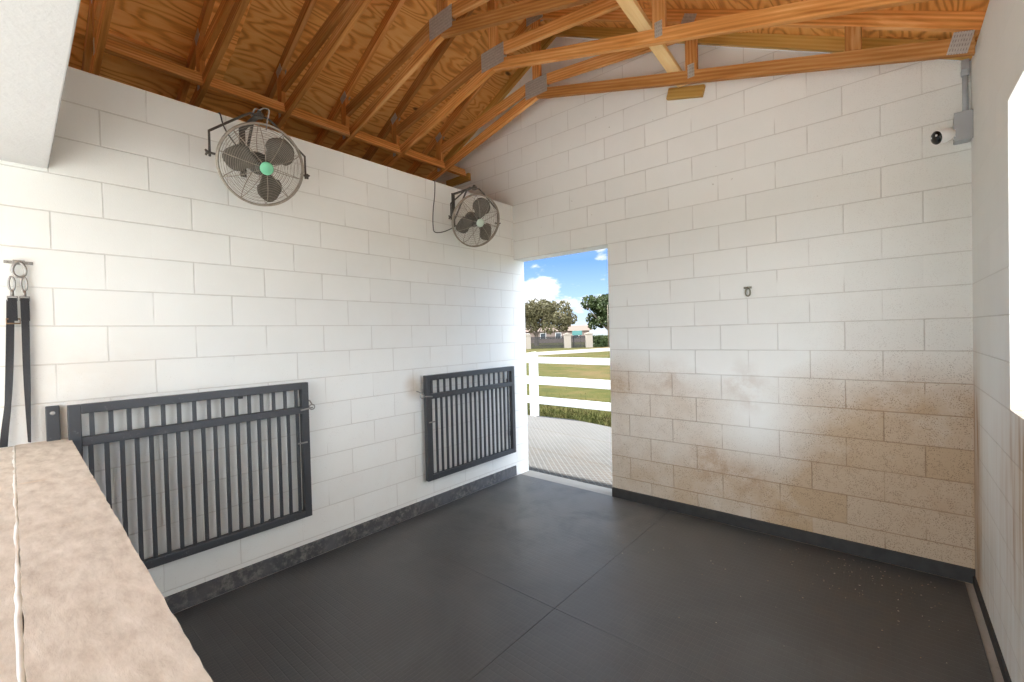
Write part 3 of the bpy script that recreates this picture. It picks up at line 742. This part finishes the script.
# ------------------------------------------------------------------ litter on the mats
rng = random.Random(11); bm = NB()
for i in range(150):
    if rng.random() < .55: x, y = 3.45 - abs(rng.gauss(0,.35)), -.10 - abs(rng.gauss(0,.35))
    else: x, y = rng.uniform(1.5,3.5), -.15 - abs(rng.gauss(0,.6))
    if x < .1 or y < -3.4: continue
    s = rng.uniform(.0012,.0042); a = rng.uniform(0,PI); c, q = math.cos(a)*s, math.sin(a)*s; e = rng.uniform(.3,.8)
    vs = [(x-c,y-q),(x+q*e,y-c*e),(x+c,y+q),(x-q*e,y+c*e)]
    lo = [bm.verts.new((px,py,.0005)) for px,py in vs]; hi = [bm.verts.new((px+.0006,py,.0025+s*.2)) for px,py in vs]
    bm.faces.new(hi); bm.faces.new(lo[::-1])
    for k in range(4): bm.faces.new((lo[k],lo[(k+1)%4],hi[(k+1)%4],hi[k]))
def chaff():
    m = NT('chaff'); n = m.noise(m.coords(), 9, 2)
    return m.bsdf(m.ramp(n, ((.40,(.55,.50,.42)),(.55,(.30,.17,.08)),(.65,(.62,.55,.45)))), .8)
tag(obj('chaff', bm, chaff()), 'pale chaff and leaf crumbs strewn over the mats by the right corner', 'debris', kind='stuff')

# ------------------------------------------------------------------ outside
def flat(name, pts, z, mat, label, cat, th=.05):
    bm = NB(); bm_prism(bm, pts, z-th, z, 'z'); return struct(name, bm, mat, label, cat)
flat('lawn', [(-140,-140),(140,-140),(140,160),(-140,160)], -.05, M['lawn'], 'patchy green and brown lawn', 'lawn', .2)
flat('paving', [(-2.6,.201),(4.4,.201),(4.4,2.55),(-.37,2.85),(-1.2,3.06),(-1.84,3.02),(-2.6,2.90)], -.012, M['pavers'], 'grey gravel filled grid pavers outside the doorway', 'paving', .1)
flat('bounceslab', [(-6,-14),(12,-14),(12,2.6),(4.4,2.6),(4.4,.2),(XR+.2,.2),(XR+.2,-6.2),(XR,-6.2),(XR,-4.6),(-6,-4.6)], -.03, M['bounceslab'], 'pale concrete slab added out of view to bounce light into the stall', 'paving', .1)  # unseen pale ground added as a reflector for the ceiling and walls
flat('track', [(-24.5,14.2),(-17.1,21.4),(-14.7,30.0),(-8,46),(-11.5,48),(-18.2,36.5),(-20.4,25.4),(-29,17.5)], -.02, M['sand'], 'pale sandy track across the lawn', 'track', .05)
# grass fringe along the paving
rng = random.Random(3); bm = NB()
for i in range(9000):
    y = 2.84 + abs(rng.gauss(0,1.0)); x = rng.uniform(-5.2, .6)
    if x > -2.6 and y < max(2.92+(x+2.6)*.10, 0) and y < 3.10-(x+1.2)*.23 and not y > 3.12: continue
    if abs(x+2.08) < .10 and abs(y-3.0) < .10: continue
    if abs(y-3.0) < .03: y += .06
    h = rng.uniform(.03,.085); a = rng.uniform(0,2*PI); w = rng.uniform(.004,.009); lx, ly = rng.gauss(0,.03), rng.gauss(0,.03)
    c, s = math.cos(a)*w, math.sin(a)*w
    bm.faces.new([bm.verts.new(p) for p in ((x-c,y-s,-.055),(x+c,y+s,-.055),(x+lx,y+ly,h-.05))])
tag(obj('grass', bm, M['grass']), 'long grass under and beyond the white rail fence', 'grass', kind='stuff')
# white vinyl fence
t = thing('rail_fence', 'white three rail vinyl fence outside the doorway', 'fence', (-2.08,3.0,-.05))
def post(dx):
    bm = NB(); bm_box(bm, (dx-.064,-.064,-.02), (dx+.064,.064,1.245)); bm_prism(bm, [(-.070,0),(.070,0),(.070,.018),(.0,.042),(-.070,.018)], -.07, .07)
    for v in bm.verts[8:]: v.co.x += dx; v.co.z += 1.242
    obj('post', bm, M['vinyl'], t, bevel=.004)
for dx in (-2.44, 0, 2.44): post(dx)
for z0, z1 in ((.278,.418), (.655,.808), (1.070,1.186)):
    for a, b in ((-2.44,0),(0,2.44)):
        bm = NB(); bm_box(bm, (a+.055,-.019,z0), (b-.055,.019,z1)); obj('rail', bm, M['vinyl'], t, bevel=.004)
# far iron fence between masonry pillars; F0..F1 is the fence line
F0, U = V((-26.66,33.71,-.05)), V((5.07,4.34,0)).normalized()
ang = math.atan2(U.y, U.x)
PT = (0., 4.34, 6.67)                                  # pillar positions along the line
PL = ('cream masonry pillar left of the far iron fence', 'cream masonry pillar between the iron fence and the gate', 'cream masonry pillar right of the far iron gate')
for s, l in zip(PT, PL):
    t = thing('masonry_pillar', l, 'pillar', F0 + U*s, ang, 'far masonry pillars')
    bm = NB(); bm_box(bm, (-.36,-.36,-.05), (.36,.36,1.42)); obj('shaft', bm, M['pillar'], t, bevel=.02)
    bm = NB(); bm_box(bm, (-.43,-.43,1.42), (.43,.43,1.52)); bm_prism(bm, [(-.34,1.52),(.34,1.52),(0,1.64)], -.34, .34); obj('coping', bm, M['pillar'], t)
def iron(name, label, cat, s0, s1, step, h):
    t = thing(name, label, cat, F0 + U*s0, ang); L = s1-s0
    bm = NB()
    for z in (.12, h-.22, h-.06): bm_box(bm, (0,-.022,z), (L,.022,z+.05))
    obj('rail', bm, M['iron'], t)
    n = int(L/step)
    for k in range(n):
        x = (k+.5)*L/n; bm = NB(); bm_box(bm, (x-.036,-.014,-.03), (x+.036,.014,h)); bm_prism(bm, [(x-.026,h),(x+.026,h),(x,h+.07)], -.014, .014); obj('picket', bm, M['iron'], t)
iron('iron_fence', 'black iron picket fence far across the lawn, left of the gate', 'fence', PT[0]+.37, PT[1]-.37, .10, 1.25)
iron('iron_gate', 'black iron gate far across the lawn between two pillars', 'gate', PT[1]+.37, PT[2]-.37, .10, 1.25)
# trees
def tree(name, label, loc, h, blobs, leafmat, n, size, seed, bare=0):
    rng = random.Random(seed); t = thing(name, label, 'tree', loc)
    bm = NB()
    bm_tube(bm, [(0,0,-.1),(.05,0,h*.14),(-.05,.05,h*.30),(.08,0,h*.52)], [h*.045,h*.036,h*.028,h*.014], 8)
    for k in range(9):
        a = k*2.4+rng.random(); z = h*rng.uniform(.16,.42); r = h*rng.uniform(.25,.5)
        bm_tube(bm, [(0,0,z),(r*.4*math.cos(a),r*.4*math.sin(a),z+h*.13),(r*math.cos(a),r*math.sin(a),z+h*rng.uniform(.2,.4))], [h*.017,h*.011,h*.004], 6)
    for k in range(bare):
        bx, by, bz, br = rng.choice(blobs); a = rng.uniform(0,2*PI); e = rng.uniform(.2,1.2)
        p = V((bx,by,bz)); d = V((math.cos(a)*math.cos(e),math.sin(a)*math.cos(e),math.sin(e)))
        q = p+d*br*rng.uniform(1.,1.25); bm_tube(bm, [p, (p+q)/2+V((rng.gauss(0,.1),rng.gauss(0,.1),.1)), q], [.05,.03,.012], 5)
    obj('trunk', bm, M['bark'], t)
    bm = NB()
    tot = sum(b[3]**2 for b in blobs)
    for bx, by, bz, br in blobs:
        for i in range(int(n*br*br/tot)):
            d = V((rng.gauss(0,1),rng.gauss(0,1),rng.gauss(0,1))).normalized()*br*(.55+.5*rng.random()**.6)
            d.z *= .85
            p = V((bx,by,bz))+d; s = size*rng.uniform(.5,1.2)
            a = V((rng.gauss(0,1),rng.gauss(0,1),rng.gauss(0,1))).normalized()*s; b = a.orthogonal().normalized()*s*rng.uniform(.4,.8)
            bm.faces.new([bm.verts.new(p+q) for q in (-a,b,a,-b)])
    obj('crown', bm, leafmat, t)
def blobcloud(seed, n, cx, cz, rx, ry, rz, r0, r1):
    rng = random.Random(seed); out = []
    for i in range(n):
        a = rng.uniform(0,2*PI); e = rng.uniform(-.5,1); q = rng.random()**.5
        out.append((cx+rx*q*math.cos(a)*math.cos(e), ry*q*math.sin(a)*math.cos(e), cz+rz*math.sin(e)*q, rng.uniform(r0,r1)))
    return out
tree('olive_tree', 'broad olive brown tree behind the far iron fence', (-33.0,43.6,-.05), 7.0, blobcloud(1,64,0,3.6,5.2,2.2,2.8,.6,1.1), M['leaf_olive'], 12000, .17, 1, 40)
tree('olive_tree.001', 'olive brown tree at the left edge of the doorway view', (-43.5,42.0,-.05), 7.4, blobcloud(2,26,0,3.7,4.,3.,1.9,.9,1.5), M['leaf_olive'], 7000, .22, 2, 10)
tree('oak_tree', 'dark green tree against the right side of the doorway', (-25.9,50.8,-.05), 8.3, blobcloud(5,48,0,3.9,3.9,3.2,3.5,.6,1.2), M['leaf_green'], 12000, .21, 5)
# clipped hedge right of the last pillar
rng = random.Random(9); bm = NB()
for i in range(3200):
    p = F0 + U*(PT[2]+.7+rng.uniform(0,4.5)) + V((-U.y,U.x,0))*rng.uniform(.3,1.6) + V((0,0,rng.uniform(.0,1.2)))
    s = .16; a = V((rng.gauss(0,1),rng.gauss(0,1),rng.gauss(0,1))).normalized()*s; b = a.orthogonal().normalized()*s*.6
    bm.faces.new([bm.verts.new(p+q) for q in (-a,b,a,-b)])
tag(obj('hedge', bm, M['leaf_green']), 'dark green hedge right of the far gate pillars', 'hedge')
# house glimpsed behind the fence
hp = V((-42.5,60.0,-.05)); t = thing('house', 'low pinkish house behind the far iron fence', 'house', hp, ang)
bm = NB(); bm_box(bm, (-5.5,-3,-.1), (6.5,3,2.0)); obj('walls', bm, M['house_wall'], t)
bm = NB(); bm_prism(bm, [(-3.4,1.96),(3.4,1.96),(0,2.9)], -6, 7, 'x'); obj('roof', bm, M['house_roof'], t)
for x in (-4.2,-1.4,1.2,4.2):
    bm = NB(); bm_box(bm, (x-.5,-3.06,.7), (x+.5,-2.98,1.7)); w = obj('window', bm, M['vinyl'], t)
    bm = NB(); bm_box(bm, (x-.43,-3.08,.77), (x+.43,-3.05,1.63)); obj('pane', bm, M['house_glass'], w)
# teal board and thin pole by the gate
t = thing('teal_board', 'small teal board on a post behind the far iron gate', 'board', F0 + U*5.6 + V((-U.y,U.x,0))*1.2, ang)
bm = NB(); bm_box(bm, (-.55,-.03,1.35), (.55,.03,1.85)); obj('panel', bm, M['teal'], t, bevel=.01)
for dx in (-.4, .4):
    bm = NB(); bm_tube(bm, [(dx,0,-.05),(dx,0,1.4)], .04, 8); obj('leg', bm, M['iron'], t)
bm = NB(); bm_tube(bm, [(-19.0,37.6,-.06),(-19.0,37.6,4.4)], .035, 8); tag(obj('pole', bm, M['bark'], smooth=True), 'thin brown pole in front of the dark green tree', 'pole')

# ------------------------------------------------------------------ sky and sun
w = NT('sky', world=True); w.m.use_nodes = True
P = w.coords('Generated'); x, y, z = w.sep(P)
elev = w.math('MAXIMUM', z, 0.)
blue = w.ramp(elev, ((0., (.42,.47,.52)), (.06, (.27,.40,.56)), (.16, (.115,.235,.50)), (.36, (.26,.31,.38)), (1., (.25,.29,.35))))
Q = w.scale(P, (1., 1., 2.6))
cn = w.noise(Q, 11, 7, .60)
cover = w.add(w.sub(cn, .5), 0.)
for c, r, k in (((-.600,.795,.100), .055, .20), ((-.575,.81,.080), .055, .18), ((-.620,.780,.060), .06, .18), ((-.540,.84,.05), .060, .16), ((-.475,.862,.178), .04, .15)):
    cover = w.add(cover, w.mul(w.blob(P, c, r), k))
south = w.sstep(w.add(w.mul(x, .62), w.mul(y, -.78)), -.15, .5)
cover = w.add(cover, w.mul(south, .22))
cm = w.sstep(cover, .06, .20)
fill_sw = w.mul(w.sstep(w.add(w.mul(x, -.60), w.mul(y, -.80)), -.10, .60), w.sstep(z, -.05, .10))
cloud = w.mix(w.sstep(w.noise(Q, 9, 5), .3, .7), (.455,.475,.505), (.58,.60,.61))
sky = w.mix(cm, blue, cloud)
east = w.mul(w.sstep(x, .25, .9), w.sstep(z, -.05, .10))
glow = w.add(1., w.add(w.mul(fill_sw, 3.9), w.mul(east, 5.5)))       # sky brightened out of view, south-west and east, as fill light
ground = w.sstep(z, -.02, -.002)
bg = w.n('ShaderNodeBackground'); w.put(bg.inputs[0], w.mix(w.sstep(z, 0., -.03), sky, (.22,.22,.14))); w.put(bg.inputs[1], w.mul(glow, .64))
o = w.n('ShaderNodeOutputWorld'); w.L.new(bg.outputs[0], o.inputs[0])
sc.world = w.m
sun = bpy.data.lights.new('sun', 'SUN'); sun.energy = 5.0; sun.angle = math.radians(1.2); sun.color = (1., .985, .955)
so = bpy.data.objects.new('sun', sun); COL.objects.link(so); so.location = (-6,-3,9)
so.rotation_euler = V((-.62,-.03,.78)).to_track_quat('Z', 'Y').to_euler()

# ------------------------------------------------------------------ camera
f, yaw, pit, rol = 442.0278, .706995, -.0155173, -.0249634
cam = bpy.data.cameras.new('camera'); cam.sensor_width = 36.; cam.lens = f*36/1024; cam.clip_start = .02; cam.clip_end = 400
fw = V((-math.sin(yaw)*math.cos(pit), math.cos(yaw)*math.cos(pit), math.sin(pit))); r0 = V((math.cos(yaw), math.sin(yaw), 0)); u0 = r0.cross(fw)
r2 = r0*math.cos(rol)+u0*math.sin(rol); u2 = -r0*math.sin(rol)+u0*math.cos(rol)
co = bpy.data.objects.new('camera', cam); COL.objects.link(co)
co.matrix_world = Matrix(((r2.x,u2.x,-fw.x,3.23528),(r2.y,u2.y,-fw.y,-3.85418),(r2.z,u2.z,-fw.z,1.59484),(0,0,0,1)))
sc.camera = co
sc.view_settings.view_transform = 'Standard'; sc.view_settings.look = 'None'; sc.view_settings.gamma = 1.
sc.view_settings.use_curve_mapping = False
sc.view_settings.exposure = 1.90
sc.cycles.max_bounces = 12; sc.cycles.diffuse_bounces = 8
